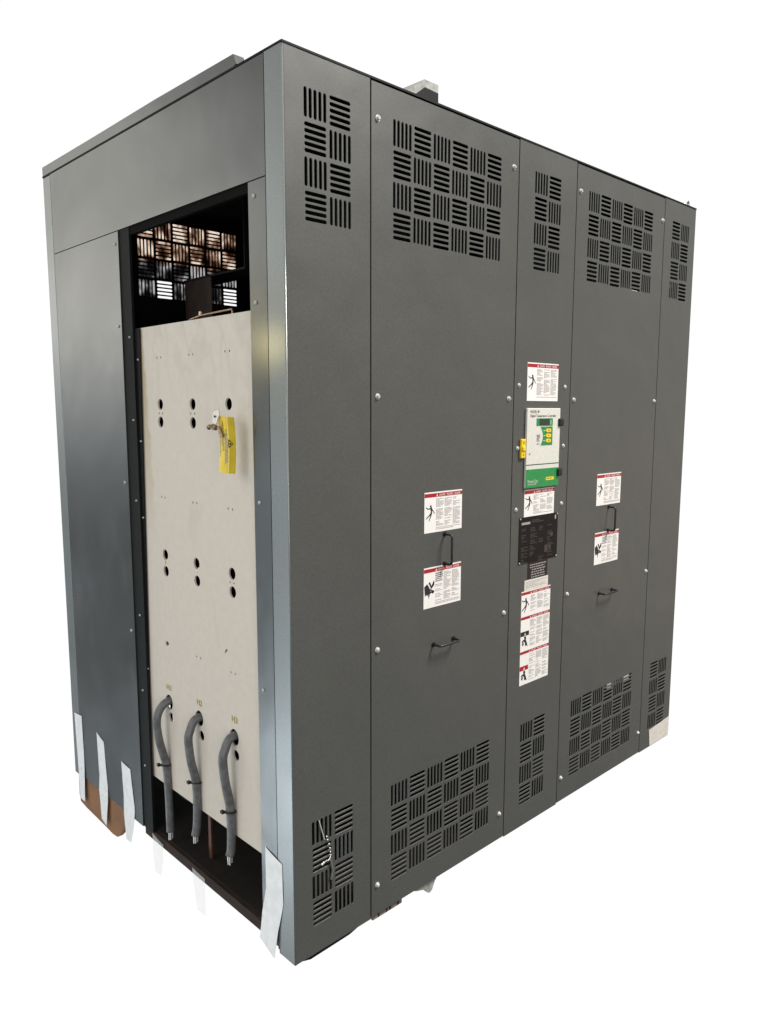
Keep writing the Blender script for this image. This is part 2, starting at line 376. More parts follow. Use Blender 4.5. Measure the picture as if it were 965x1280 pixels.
# centre panel --------------------------------------------------------------------------------
cp = plate('control_panel', rect(U[1] + G, .004, U[2] - G, H), vent(.9806, ZT, 2) + vent(.9806, ZB, 2), 0, .003, 'paint', cab)
for x in (.921, 1.184):
    for z in (1.546, 1.344, 1.1425): screw(cp, x, z, .0050, .005)
danger(cp, .964, 1.140, 1.497, 1.621, 'man', 41)
danger(cp, .965, 1.138, 1.1135, 1.205, 'man', 57)
mb = MB(); y = -.0008                                       # three warning notices printed on one strip
mb.box((.964, y, .5285), (1.133, -.0001, .8585), 'white')
for z1, z0, kind in ((.8585, .7725, 'man'), (.7725, .651, 'k'), (.651, .5285, 'r')):
    header(mb, .9645, 1.1325, z1 - .003, .0095, y - .0003); h = z1 - z0
    if kind == 'man': shock_man(mb, .988, z0 + h * .42, .055, y - .0003)
    else:
        mb.prism([(.9645, y - .0003, z0 + h * .55), (1.012, y - .0003, z0 + h * .55), (1.012, y - .0003, z0 + h * .42), (.9645, y - .0003, z0 + h * .42)], (0, .0001, 0), 'ink' if kind == 'k' else 'red')
        triangle(mb, .984, z0 + h * .44, .010, y - .0006, 'white', 'ink')
        crouch(mb, .988, z0 + h * .24, .042, y - .0003)
    for i in range(3):
        smallprint(mb, 1.017 + i * .039, z1 - .018, 1.050 + i * .039, z0 + h * .52, y - .0003, int(z1 * 999) + i, .0037)
        smallprint(mb, 1.017 + i * .039, z0 + h * .48, 1.050 + i * .039, z0 + .010, y - .0003, int(z1 * 777) + i, .0037)
o = mb.build('warning_label', cp); o['label'] = 'long label strip carrying three warnings one above the other'
mb = MB(); mb.box((.979, -.0006, .8590), (1.117, -.0001, .8955), 'paper'); smallprint(mb, .985, .890, 1.110, .866, -.0008, 91, .005)
mb.build('notice_label', cp)
mb = MB(); mb.box((.994, -.0006, .8975), (1.110, -.0001, .9545), 'black')
rnd = random.Random(4)
for i in range(6):
    z = .947 - i * .0085; a = 1.003 + rnd.uniform(0, .02); e2 = 1.103 - rnd.uniform(0, .02)
    x = a
    while x < e2:
        w = rnd.uniform(.006, .016); mb.prism([(x, -.0008, z), (min(e2, x + w), -.0008, z), (min(e2, x + w), -.0008, z - .0036), (x, -.0008, z - .0036)], (0, .0001, 0), 'platewhite'); x += w + .003
mb.build('notice_label', cp)['label'] = 'black notice label with pale lettering'
# nameplate
mb = MB(); mb.bbox((.940, -.0022, .9555), (1.1635, -.0002, 1.1130), 'plate', .0006, 1)
y = -.0024
mb.prism([(.952, y, 1.096), (1.000, y, 1.096), (1.000, y, 1.088), (.952, y, 1.088)], (0, .0001, 0), 'platewhite')
smallprint(mb, 1.010, 1.101, 1.105, 1.088, y, 5, .006, 'plateink', .0035)
rnd = random.Random(12)
for gx in range(4):
    for gz in range(6):
        x = .952 + gx * .050; z = 1.075 - gz * .021
        if rnd.random() < .8: smallprint(mb, x, z, x + rnd.uniform(.022, .042), z - .014, y, gx * 7 + gz, .0055, 'plateink', .0026)
mb.prism([(1.087, y, 1.006), (1.105, y, 1.006), (1.105, y, .981), (1.087, y, .981)], (0, .0001, 0), 'plateink')
mb.prism([(1.110, y, 1.008), (1.124, y, 1.008), (1.124, y, .983), (1.110, y, .983)], (0, .0001, 0), 'plateink')
mb.prism([(1.117, y, 1.046), (1.135, y, 1.046), (1.135, y, 1.034), (1.117, y, 1.034)], (0, .0001, 0), 'plateink')
mb.prism([(1.148 + .0045 * math.cos(t_), y, 1.099 + .0085 * math.sin(t_)) for t_ in [i * math.pi / 8 for i in range(16)]], (0, .0001, 0), 'platewhite')
npl = mb.build('nameplate', cp)
npl_r = MB()
for x, z in ((.9445, 1.1085), (1.159, 1.1085), (.9445, .960), (1.159, .960)):
    screw(cp, x, z, .0028, .0045, name='rivet')

# temperature controller ----------------------------------------------------------------------
y0 = -.009
mb = MB(); mb.bbox((.958, y0, 1.2105), (1.1485, -.0003, 1.4735), 'cream', .0022, 2)
mb.prism([(.959, y0 - .0006, 1.2725), (1.1475, y0 - .0006, 1.2725), (1.1475, y0 - .0006, 1.2115), (.959, y0 - .0006, 1.2115)], (0, .0005, 0), 'green')
mb.prism([(.959, y0 - .0004, 1.289), (1.1475, y0 - .0004, 1.289), (1.1475, y0 - .0004, 1.286), (.959, y0 - .0004, 1.286)], (0, .0003, 0), 'dgreen')
mb.text('MODEL 98', (.974, y0, 1.4575), (1, 0, 0), (0, 0, 1), .0130, 'ink', (0, -.0005, 0), .050)
mb.text('Digital Temperature Controller', (.974, y0, 1.4445), (1, 0, 0), (0, 0, 1), .0125, 'ink', (0, -.0005, 0), .148)
mb.text('Power-Cast', (.967, y0, 1.2275), (1, 0, 0), (0, 0, 1), .0155, 'cream', (0, -.0011, 0), .058)
mb.text('TRANSFORMER', (.967, y0, 1.2200), (1, 0, 0), (0, 0, 1), .0075, 'cream', (0, -.0011, 0), .050)
mb.prism([(1.072, y0 - .0009, 1.242), (1.118, y0 - .0009, 1.242), (1.118, y0 - .0009, 1.2315), (1.072, y0 - .0009, 1.2315)], (0, .0003, 0), 'yellow')
smallprint(mb, 1.078, 1.2385, 1.108, 1.2345, y0 - .0012, 3, .006, 'ink', .0022)
smallprint(mb, 1.013, 1.386, 1.032, 1.352, y0 - .0004, 8, .0048, 'ink', .0026)
mb.prism([(.971, y0 - .0004, 1.322), (.979, y0 - .0004, 1.328), (.980, y0 - .0004, 1.325), (.973, y0 - .0004, 1.319)], (0, .0003, 0), 'ink')
ctl = mb.build('temperature_controller', cab)
mb = MB(); mb.prism([(1.010, y0 - .0008, 1.4400), (1.103, y0 - .0008, 1.4400), (1.103, y0 - .0008, 1.4155), (1.010, y0 - .0008, 1.4155)], (0, .0006, 0), 'green')
mb.prism([(1.026, y0 - .0012, 1.4385), (1.084, y0 - .0012, 1.4385), (1.084, y0 - .0012, 1.4170), (1.026, y0 - .0012, 1.4170)], (0, .0004, 0), 'lcd')
mb.prism([(1.090, y0 - .0010, 1.434), (1.093, y0 - .0010, 1.434), (1.093, y0 - .0010, 1.419), (1.090, y0 - .0010, 1.419)], (0, .0002, 0), 'cream')
mb.build('display', ctl)
mb = MB(); L = [(1.103, 1.4125), (1.034, 1.4125)]
for i in range(9):
    t_ = i / 8; L.append((1.034 + .014 * math.sin(math.pi * t_) + .002 * t_, 1.4125 - .062 * t_))
L.append((1.103, 1.3505)); mb.prism([(a, y0 - .0008, b) for a, b in L], (0, .0006, 0), 'green')
kp = mb.build('keypad', ctl)
for z in (1.3995, 1.3825, 1.3655):
    mb = MB(); mb.prism([(1.0785 + .0145 * math.copysign(abs(math.cos(t_)) ** .6, math.cos(t_)), y0 - .0022, z + .0062 * math.copysign(abs(math.sin(t_)) ** .7, math.sin(t_))) for t_ in [i * math.pi / 10 for i in range(20)]], (0, .0014, 0), 'yellow')
    mb.prism([(1.077, y0 - .0025, z + .002), (1.082, y0 - .0025, z + .002), (1.082, y0 - .0025, z - .002), (1.077, y0 - .0025, z - .002)], (0, .0002, 0), 'ink')
    mb.prism([(1.050, y0 - .0010, z + .0008), (1.062, y0 - .0010, z + .0008), (1.062, y0 - .0010, z - .0012), (1.050, y0 - .0010, z - .0012)], (0, .0002, 0), 'cream')
    mb.build('button', ctl)
for z0, z1, dx in ((1.413, 1.439, 0), (1.242, 1.268, 0)):
    mb = MB(); mb.bbox((1.1355, y0 - .006, z0), (1.163, -.0003, z1), 'black', .0025, 2)
    mb.bbox((1.139, y0 - .009, z0 + .004), (1.158, y0 - .005, z1 - .004), 'black', .001, 1)
    mb.build('latch', ctl)
mb = MB(); mb.bbox((.930, -.010, 1.311), (.9535, -.0006, 1.374), 'yellow', .003, 2)
mb.bbox((.933, -.014, 1.334), (.950, -.009, 1.350), 'yellow', .003, 2)
for z in (1.3225, 1.362): mb.tube([(.941, -.0105, z), (.941, -.0090, z)], .0045, 'mark', 12)
mb.build('hasp', ctl)['label'] = 'yellow plastic hasp'

# side (open bay) sheet metal -------------------------------------------------------------------
def side_screw(parent, yy, z, x=0., r=.0048, k='zinc'):
    mb = MB(); mb.tube([(x, yy, z), (x - .003, yy, z), (x - .0045, yy, z)], [r, r, r * .6], k, 12)
    mb.box((x - .0049, yy - .0028, z - .0007), (x - .0044, yy + .0028, z + .0007), 'ink')
    return mb.build('screw', parent)
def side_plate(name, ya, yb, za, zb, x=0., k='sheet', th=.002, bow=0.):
    """sheet with a few millimetres of oil-canning, so that reflections drift as on real sheet metal"""
    mb = MB(); nx, nz = 14, 20; g = []
    rnd = random.Random(name); ph = [rnd.uniform(0, 6.28) for _ in range(4)]
    for i in range(nx + 1):
        for j in range(nz + 1):
            u, v = i / nx, j / nz
            env = (4 * u * (1 - u)) * (4 * v * (1 - v))
            dx = bow * env * (math.sin(3.1 * u + ph[0]) * math.cos(4.3 * v + ph[1]) + .5 * math.sin(7 * v + 4 * u + ph[2]))
            g.append((x + dx, ya + (yb - ya) * u, za + (zb - za) * v))
    fs = [(i * (nz + 1) + j, i * (nz + 1) + j + 1, (i + 1) * (nz + 1) + j + 1, (i + 1) * (nz + 1) + j) for i in range(nx) for j in range(nz)]
    mb.add(g, fs, k, True)
    mb.box((x + .0005 + abs(bow) * 2.2, ya, za), (x + .0005 + abs(bow) * 2.2 + th, yb, zb), k)
    e_ = x + .0005 + abs(bow) * 2.2
    mb.add([(x, ya, za), (e_, ya, za), (e_, ya, zb), (x, ya, zb)], [(0, 1, 2, 3)], k)
    mb.add([(x, yb, za), (e_, yb, za), (e_, yb, zb), (x, yb, zb)], [(3, 2, 1, 0)], k)
    mb.add([(x, ya, zb), (e_, ya, zb), (e_, yb, zb), (x, yb, zb)], [(0, 1, 2, 3)], k)
    mb.add([(x, ya, za), (e_, ya, za), (e_, yb, za), (x, yb, za)], [(3, 2, 1, 0)], k)
    return mb.build(name, cab)
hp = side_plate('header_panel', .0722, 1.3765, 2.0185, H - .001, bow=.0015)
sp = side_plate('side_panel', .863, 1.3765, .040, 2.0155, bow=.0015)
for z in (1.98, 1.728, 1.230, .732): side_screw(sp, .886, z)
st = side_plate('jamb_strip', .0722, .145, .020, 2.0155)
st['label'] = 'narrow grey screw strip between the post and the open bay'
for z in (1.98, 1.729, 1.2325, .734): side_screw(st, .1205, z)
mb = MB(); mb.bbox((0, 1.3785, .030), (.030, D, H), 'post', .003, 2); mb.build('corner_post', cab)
# black steel angles beside the board
mb = MB(); mb.box((.004, .800, .040), (.007, .872, 2.02), 'dark'); mb.box((.004, .797, .040), (.012, .800, 2.02), 'dark')
fl = mb.build('bracket_rail', cab)
for z, yy in ((1.69, .817), (1.433, .813), (1.176, .817), (.796, .826), (.538, .828), (.271, .834)): side_screw(fl, yy, z, .004, .0035)
mb = MB(); mb.prism([(.0115, .768, 1.715), (.0115, .806, 1.715), (.0115, .828, .245), (.0115, .806, .245)], (.003, 0, 0), 'dark')
fl2 = mb.build('bracket_rail', cab)
for z, yy in ((1.62, .781), (1.367, .783), (1.123, .789), (.619, .799), (.356, .803)): side_screw(fl2, yy, z, .0115, .0030)

# pale insulating board with punched holes
def ell(cy, cz, r, n=20, ry=None): return [(cy + (ry or r) * math.cos(2 * math.pi * i / n), cz + r * math.sin(2 * math.pi * i / n)) for i in range(n)]
holes = []
for a, b in ((.664, .0), (.473, .0), (.285, .0)):
    holes += [ell(a, 1.482, .0165), ell(a + .001, 1.429, .0165)]
for a in (.6665, .4785, .2885): holes += [ell(a, 1.018, .0170), ell(a - .001, .966, .0165)]
for a, b in ((.677, .536), (.491, .538), (.298, .540)): holes.append(ell(a, b, .0245, 24, .0225))
for a, b in ((.668, .494 - .006), (.481, .490 - .004), (.291, .488)): holes.append(ell(a, b, .0155))
for zz, dy in ((1.621, 0), (1.198, .004), (.731, .010), (1.4555, 0)):
    for a in (.662, .474, .285):
        if zz < 1 and a > .6: continue
        if zz == 1.4555 and a < .3: continue
        for s_ in (-.011, .011): holes.append(ell(a + dy + s_, zz, .0035, 8))
for s_ in (-.009, .011): holes.append(ell(.289 + s_, .992, .0032, 8))
holes.append([(.666, .735), (.676, .738), (.688, .733), (.686, .724), (.676, .722), (.668, .727)])
holes.append([(.322, .792), (.328, .795), (.338, .783), (.334, .779)])
bd = plate('insulating_board', [(.146, .240), (.812, .240), (.778, 1.716), (.146, 1.716)], holes, .018, .006, 'beige', cab, axis='x')
bd['label'] = 'pale fibre board with punched holes closing the open bay'
for a, z, t_ in ((.692, .577, 'H1'), (.503, .580, 'H2'), (.310, .586, 'H3')):
    mb = MB(); mb.text(t_, (.018, a, z), (0, -1, 0), (0, 0, 1), .026, 'mark', (-.0006, 0, 0), .030); mb.text(t_, (.018, a, z), (0, -1, 0), (0, 0, 1), .026, 'mark', (-.0008, -.0015, 0), .030); mb.build('marker_lettering', bd)
# brass rod lying along the top of the board
mb = MB(); mb.tube([(.030, .495, 1.720), (.030, .43, 1.727), (.030, .275, 1.730), (.03, .272, 1.716)], .0028, 'brass', 8)
mb.tube([(.030, .434, 1.727), (.030, .434, 1.737)], .006, 'brass', 10); mb.build('latch_rod', bd)
# lug hardware poking from the hidden holes
for k_, r_, pth in (('zinc', .002, [(.03, .281, 1.47), (.03, .279, 1.497)]), ('brass', .004, [(.022, .667, .984), (.020, .665, .998), (.026, .666, 1.004)]),
                    ('zinc', .0035, [(.022, .479, .984), (.018, .476, .996), (.026, .478, 1.004)]), ('zinc', .0055, [(.03, .668, .478), (.03, .666, .500)])):
    mb = MB(); mb.tube(pth, r_, k_, 8); mb.build('terminal_stud', bd)
mb = MB(); mb.box((.140, .08, .25), (.144, .86, 1.66), 'inner'); mb.build('light_block_plate', cab)  # unseen dark plate, added to block light showing through the board holes

# back, far end, roof, floor --------------------------------------------------------------------
mb = MB()
for a in (.281, .902, 1.2095, 1.8345): pass
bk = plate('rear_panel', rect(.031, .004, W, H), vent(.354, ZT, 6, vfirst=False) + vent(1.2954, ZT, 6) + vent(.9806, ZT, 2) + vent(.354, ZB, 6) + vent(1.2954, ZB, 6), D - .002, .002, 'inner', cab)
mb = MB(); mb.box((W - .002, .0025, .004), (W, D - .0025, H - .001), 'paint'); mb.build('end_wall', cab)
mb = MB(); mb.box((-.001, -.0015, H + .0005), (W + .001, D + .001, H + .0055), 'dark'); mb.box((.03, .03, H - .03), (W - .03, D - .03, H - .003), 'inner')
rf = mb.build('roof', cab)
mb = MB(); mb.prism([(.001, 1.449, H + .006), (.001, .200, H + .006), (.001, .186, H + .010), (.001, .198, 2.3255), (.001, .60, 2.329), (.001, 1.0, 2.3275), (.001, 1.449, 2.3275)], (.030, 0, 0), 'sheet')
mb.build('roof_flange', cab)
# frame members right behind the seams, they make the dark joint lines
mb = MB()
for u in U: mb.box((u - .018, .0035, .01), (u + .018, .030, H - .006), 'seam')
mb.box((.008, .0035, .008), (W - .004, .020, .060), 'seam'); mb.box((.008, .0035, H - .050), (W - .004, .020, H - .006), 'seam')
mb.box((.0030, .0560, .01), (.0200, .0790, H - .006), 'seam')
mb.box((.0060, 1.366, .05), (.0200, 1.384, H - .006), 'seam')
mb.box((.0060, .08, 1.995), (.0200, 1.37, 2.032), 'seam')
mb.build('steel_frame', cab)
mb = MB(); mb.box((.020, .012, .030), (W - .01, D - .01, .048), 'wood'); mb.box((.008, .146, .012), (.022, .862, .044), 'skid'); mb.build('floor_pan', cab)
# hidden bracket and shelf seen in the top of the bay
mb = MB(); mb.box((.20, .47, 1.878), (.30, .822, 1.884), 'dark'); mb.box((.20, .655, 1.50), (.203, .815, 1.877), 'varnish'); mb.box((.2, .466, 1.878), (.215, .470, 2.13), 'dark')
mb.build('shelf_bracket', cab)
# core with three coils
core = MB(); core.box((.45, .55, .20), (1.75, .90, .38), 'varnish'); core.box((.45, .55, 1.45), (1.75, .90, 1.62), 'varnish')
for x in (.60, 1.10, 1.60): core.box((x - .09, .6, .38), (x + .09, .85, 1.45), 'varnish')
cr = core.build('core', cab)
for x in (.60, 1.10, 1.60):
    mb = MB(); mb.tube([(x, .725, .42), (x, .725, 1.41)], .215, 'varnish', 32); mb.build('coil', cr)
mb = MB(); mb.box((.060, .515, .05), (.066, .530, .60), 'copper'); mb.build('copper_bar', cab)
mb = MB(); mb.box((.06, .66, .19), (.07, .72, .20), 'dark'); mb.build('lug_plate', cab)
# added sheets outside the rear louvres, tinting the light through the slots
mb = MB(); mb.box((.33, D + .0010, 2.052), (.84, D + .004, 2.235), 'filter')
mb.box((.33, D + .0045, 1.983), (.84, D + .007, 2.056), 'slot_tint_grey')
for a, b in ((.33, .4265), (.503, .735)): mb.box((a, D + .0010, 1.89), (b, D + .004, 1.982), 'slot_tint_grey')
fm = mb.build('slot_tint_sheet', cab)

# underside ------------------------------------------------------------------------------------
mb = MB(); mb.prism([(.006, .010, .003), (.270, .010, .003), (.200, .010, -.012), (.060, .010, -.014)], (0, .05, 0), 'dark'); mb.build('base_channel', cab)
# roof lifting bracket
mb = MB(); mb.bbox((.528, .060, H + .006), (.574, .19, H + .0565), 'dark', .001, 1)
mb.bbox((.522, .050, H + .056), (.580, .20, H + .0815), 'galv', .002, 1)
mb.prism([(.523, .050, H + .080), (.523, .050, H + .060), (.470, .050, H + .020), (.430, .050, H + .006), (.420, .050, H + .010)], (0, .10, 0), 'galv')
mb.prism([(.523, .0495, H + .060), (.578, .0495, H + .058), (.578, .0495, H + .006), (.450, .0495, H + .006)], (0, .01, 0), 'dark')
lb = mb.build('lifting_bracket', cab); 

# ------------------------------------------------------------------ loose things
def smooth_path(ctrl, n=8):
    P = [Vector(p) for p in ctrl]; out = []
    for i in range(len(P) - 1):
        p0, p1, p2, p3 = P[max(i - 1, 0)], P[i], P[i + 1], P[min(i + 2, len(P) - 1)]
        for k in range(n):
            t_ = k / n
            out.append(.5 * ((2 * p1) + (p2 - p0) * t_ + (2 * p0 - 5 * p1 + 4 * p2 - p3) * t_ ** 2 + (3 * p1 - p0 - 3 * p2 + p3) * t_ ** 3))
    out.append(P[-1]); return out
def cable(y, ctrl, tie, end, label, strip=None):
    root = empty('power_cable', (0, y, 0)); tag(root, label, 'cable', 'grey power cables hanging from the board')
    pts = smooth_path([(x, dy, z) for x, dy, z in ctrl])
    mb = MB(); mb.tube(pts, .0128, 'cable', 18)
    if strip: mb.prism(strip, (.0006, 0, 0), 'mark')
    mb.build('jacket', root)
    bx, by, bz = ctrl[-1]
    mb = MB(); rnd = random.Random(label)
    for i in range(9):
        a = i * 2.4; rr = .0028 * math.sqrt(i)
        mb.tube([(bx + rr * math.cos(a), by + rr * math.sin(a), bz + .01), (bx + rr * math.cos(a) * 1.05, by + rr * math.sin(a), bz - end - rnd.uniform(0, .006))], .0022, 'alu', 6)
    mb.build('bare_strands', root)
    tx, ty, tz = tie; ring = [(tx + .0150 * math.cos(a), ty + .0150 * math.sin(a), tz + .002 * math.sin(2 * a)) for a in [i * 2 * math.pi / 20 for i in range(21)]]
    mb = MB(); mb.tube(ring, .0026, 'black', 8); mb.bbox((tx - .0245, ty + .006, tz - .004), (tx - .014, ty + .018, tz + .005), 'black', .001, 1)
    mb.build('cable_tie', root); return root
cable(.69, [(.06,-.010,.545),(.024,-.010,.540),(.002,-.004,.529),(-.014,0,.505),(-.021,0,.470),(-.015,0,.414),(-.001,0,.355),(.006,0,.325),(.0085,-.004,.242),(.009,-.006,.131),(.008,-.008,.095)], (.005,0,.325), .022,
      'grey cable below the H1 mark, nearest the black rail and highest on the board')
cable(.50, [(.06,-.008,.545),(.024,-.008,.541),(.004,-.002,.532),(-.009,0,.505),(-.016,0,.477),(-.010,0,.410),(.004,0,.341),(.007,0,.275),(.004,0,.198),(-.003,0,.163)], (.0065,0,.335), .020,
      'middle grey cable below the H2 mark, with a blank bent jacket')
cable(.305, [(.06,-.006,.548),(.024,-.006,.545),(.004,-.002,.536),(-.009,0,.510),(-.017,0,.481),(-.012,0,.419),(.001,0,.345),(.005,0,.278),(.003,0,.205),(-.003,0,.183)], (.0035,0,.318), .020,
      'grey cable with a yellow streak, below the H3 mark and nearest the corner post', [(-.0195, .006, .39), (-.0185, .003, .39), (-.0098, .003, .345), (-.0110, .006, .345)])

# yellow tag with brass fitting
root = empty('hanging_tag', (0, 0, 0)); tag(root, 'yellow warning tag with brass fitting hanging from a punched hole in the pale board', 'tag')
def tagpt(u, v):       # u 0..1 across, v 0..1 down; the tag curls about its long axis
    if u < .55: a = u / .55; xx, yy = -.046 - .003 * math.sin(math.pi * a), .238 - .038 * a
    else: a = (u - .55) / .45; xx, yy = -.046 + .022 * a, .200 - .005 * a
    xx += .004 * math.sin(3 * v)
    return (xx, yy, 1.452 - .145 * v - .004 * u)
mb = MB(); N = 10; g = [tagpt(i / N, j / N) for i in range(N + 1) for j in range(N + 1)]; g2 = [(a + .0008, b, c) for a, b, c in g]
fs = [(i * (N + 1) + j, i * (N + 1) + j + 1, (i + 1) * (N + 1) + j + 1, (i + 1) * (N + 1) + j) for i in range(N) for j in range(N)]
mb.add(g, fs, 'tagy', True); mb.add(g2, [f[::-1] for f in fs], 'tagy', True)
def strip_on_tag(u0, u1, v0, v1, k, off=.0008):
    q = [tagpt(u0, v0), tagpt(u1, v0), tagpt(u1, v1), tagpt(u0, v1)]; mb.add([(a - off, b, c) for a, b, c in q], [(0, 1, 2, 3)], k)
for u0, v0, v1 in ((.10, .22, .72), (.26, .22, .50), (.33, .25, .62), (.44, .30, .84), (.50, .22, .82)):
    v = v0; rnd = random.Random(u0)
    while v < v1: l = rnd.uniform(.03, .08); strip_on_tag(u0, u0 + .045, v, min(v1, v + l), 'greyink'); v += l + .012
for a, b in (((.64, .40), (.64, .54)), ((.64, .54), (.88, .47)), ((.88, .47), (.64, .40))):
    A_, B_ = tagpt(*a), tagpt(*b); mb.tube([(A_[0] - .001, *A_[1:]), (B_[0] - .001, *B_[1:])], .0009, 'ink', 6)
strip_on_tag(.68, .78, .46, .49, 'ink')
mb.build('tag_sheet', root)
mb = MB(); mb.tube(smooth_path([(.02, .287, 1.430), (-.004, .262, 1.436), (-.030, .236, 1.446), (-.046, .222, 1.440), (-.052, .222, 1.415)], 4), .0020, 'brass', 8)
mb.prism([(-.056, .250, 1.462), (-.054, .226, 1.468), (-.055, .222, 1.456), (-.057, .236, 1.430), (-.058, .252, 1.434)], (.002, 0, 0), 'alu')
mb.tube([(-.0585, .240, 1.450), (-.057, .240, 1.450)], .0030, 'ink', 8)
for c_, d_, r_ in (((-.060, .248, 1.424), (.0, -.018, -.003), .0075), ((-.062, .264, 1.420), (.0, -.010, .005), .0062)):
    A_ = Vector(c_); B_ = A_ + Vector(d_); ps = [A_.lerp(B_, i / 8) for i in range(9)]
    mb.tube(ps, [r_ * (1.0 if i % 2 else .70) for i in range(9)], 'brass', 12)
mb.tube([(-.056, .226, 1.424), (-.050, .218, 1.398)], .0050, 'brass', 10)
for q_ in range(len(mb.v)): mb.v[q_] = (mb.v[q_][0], mb.v[q_][1] - .008, mb.v[q_][2])
mb.build('brass_fitting', root)

# strips of masking tape
def tape(pts, label, x=-.0012, curl=0., film='tape'):
    """pts: list of (y_left, y_right, z_left, z_right) from the top down"""
    mb = MB(); vs = []; n = 6; rows = []
    for a in range(len(pts) - 1):
        for k in range(5):
            t_ = k / 5; rows.append([pts[a][i] * (1 - t_) + pts[a + 1][i] * t_ for i in range(4)])
    rows.append(pts[-1])
    for q, (yl, yr, zl, zr) in enumerate(rows):
        tt = q / (len(rows) - 1)
        for i in range(n + 1):
            u = i / n; w = .0015 * math.sin(5 * tt + 3 * u) * curl + curl * .010 * tt * tt
            vs.append((x - abs(w), yl + (yr - yl) * u, zl + (zr - zl) * u))
    m_ = len(rows); f = [(j * (n + 1) + i, j * (n + 1) + i + 1, (j + 1) * (n + 1) + i + 1, (j + 1) * (n + 1) + i) for j in range(m_ - 1) for i in range(n)]
    mb.add(vs, f, film, True)
    if film == 'tape': mb.add([(a + .0005, b, c) for a, b, c in vs], [q[::-1] for q in f], film, True)
    o = mb.build('tape_strip'); tag(o, label, 'tape', 'strips of pale tape along the bottom edge'); return o
tape([(1.420,1.350,.285,.292),(1.405,1.345,.10,.11),(1.395,1.345,-.060,-.055)], 'bluish pale tape strip at the far rear corner post, overlapping the cardboard', curl=.5)
tape([(1.216,1.155,.270,.250),(1.205,1.140,.10,.095),(1.212,1.135,.045,.04),(1.195,1.150,-.065,-.075)], 'pale tape strip crossing the middle of the brown cardboard', curl=.6)
tape([(1.012,.943,.226,.220),(1.000,.920,.10,.085),(1.002,.925,.03,.02),(.985,.940,-.055,-.050)], 'pale tape strip at the corner-side end of the brown cardboard, its lower end free', curl=.8)
tape([(.793,.718,.046,.034),(.788,.722,-.02,-.03),(.776,.728,-.085,-.078)], 'short faint tape strip hanging below the dark floor pan under the H1 cable', curl=.5, film='tape_thin')
tape([(.530,.455,.042,.038),(.520,.452,-.01,-.02),(.500,.446,-.085,-.078)], 'short faint tape strip hanging below the dark floor pan beneath the copper bar', curl=.5, film='tape_thin')
tape([(.126,.050,.290,.272),(.123,.047,.17,.16),(.142,.068,.09,.07),(.150,.078,.012,-.012)], 'widest pale tape strip stuck low on the front corner post', curl=.9)

# cardboard tucked under the side panel
mb = MB(); prof = [(1.425, .060), (1.02, .060), (1.018, -.030), (1.045, -.062), (1.09, -.100), (1.13, -.105), (1.20, -.100), (1.36, -.094), (1.42, -.088), (1.43, -.06)]
mb.prism([(.006, a, b) for a, b in prof], (.02, 0, 0), 'card'); o = mb.build('cardboard_sheet')
tag(o, 'brown cardboard piece held by tape under the solid side panel', 'cardboard')

# paper label on the far bottom corner
mb = MB(); mb.prism([(1.925, -.0012, .082), (W - .002, -.0012, .094), (W - .002, -.0012, .006), (1.935, -.0012, .008)], (0, .0010, 0), 'paper'); o = mb.build('paper_sticker')
tag(o, 'blank cream paper sticker on the far bottom corner of the louvered face', 'sticker')

# foot bracket and timber end seen below the doors
mb = MB(); mb.box((.292, .012, -.016), (.412, .060, .003), 'crate')
for x in (.315, .348, .362, .395): mb.box((x - .003, .0105, -.014), (x + .003, .013, .001), 'ink')
o = mb.build('timber_block'); tag(o, 'small weathered timber block with dark slots under the nearer service door', 'timber')
mb = MB(); mb.prism([(.45, .012, .003), (.575, .012, .003), (.560, .012, -.012), (.548, .012, -.036), (.538, .012, -.042), (.528, .012, -.038), (.518, .012, -.022), (.48, .012, -.010)], (0, .02, 0), 'galv')
o = mb.build('foot_bracket'); tag(o, 'small grey metal foot clip under the nearer service door', 'bracket')

# short bead chain and wire on the lower corner grille
root = MB()
pts = smooth_path([(.108, -.004, .330), (.116, -.005, .300), (.120, -.005, .272), (.114, -.006, .262), (.100, -.006, .262), (.088, -.006, .258)], 5)
for p in pts[::2]:
    r_ = .0022 if p.x > .1 else .0034
    root.tube([p - Vector((0, 0, r_)), p - Vector((0, 0, r_ * .6)), p, p + Vector((0, 0, r_ * .6)), p + Vector((0, 0, r_))], [r_ * .1, r_ * .8, r_, r_ * .8, r_ * .1], 'chain', 8)
root.tube([(.083, -.003, .385), (.092, -.004, .352), (.100, -.004, .325)], .0014, 'chain', 6)
root.tube([(.122, -.004, .255), (.127, -.005, .225), (.122, -.004, .200)], .003, 'cable', 8)
o = root.build('bead_chain'); tag(o, 'short silver bead chain caught in the lowest corner grille', 'chain')

# pale blocks, added for glare, behind the upper and lower grilles of the farther door and the end panel
def glare_block(a, b, z0, z1, label):
    mb = MB(); mb.bbox((a, .004, z0), (b, .020, z1), 'chain', .003, 2); o = mb.build('pale_glare_block'); tag(o, label, 'glare_block'); return o
glare_block(1.545, 1.665, 1.898, 1.918, 'added white block standing in for glare at the bottom of the upper grille on the farther door')
glare_block(1.560, 1.735, .362, .400, 'added silvery block standing in for glare at the top of the lower grille on the farther door')
glare_block(1.905, 1.935, 1.955, 1.970, 'small white block added for glare behind the upper grille of the far end panel')
# hook at the far roof corner
mb = MB(); mb.tube(smooth_path([(2.04, .03, H + .006), (2.06, .03, H + .020), (2.085, .03, H + .038), (2.10, .03, H + .030), (2.102, .03, H + .006)]), .006, 'alu', 8)
mb.build('lifting_hook', cab)

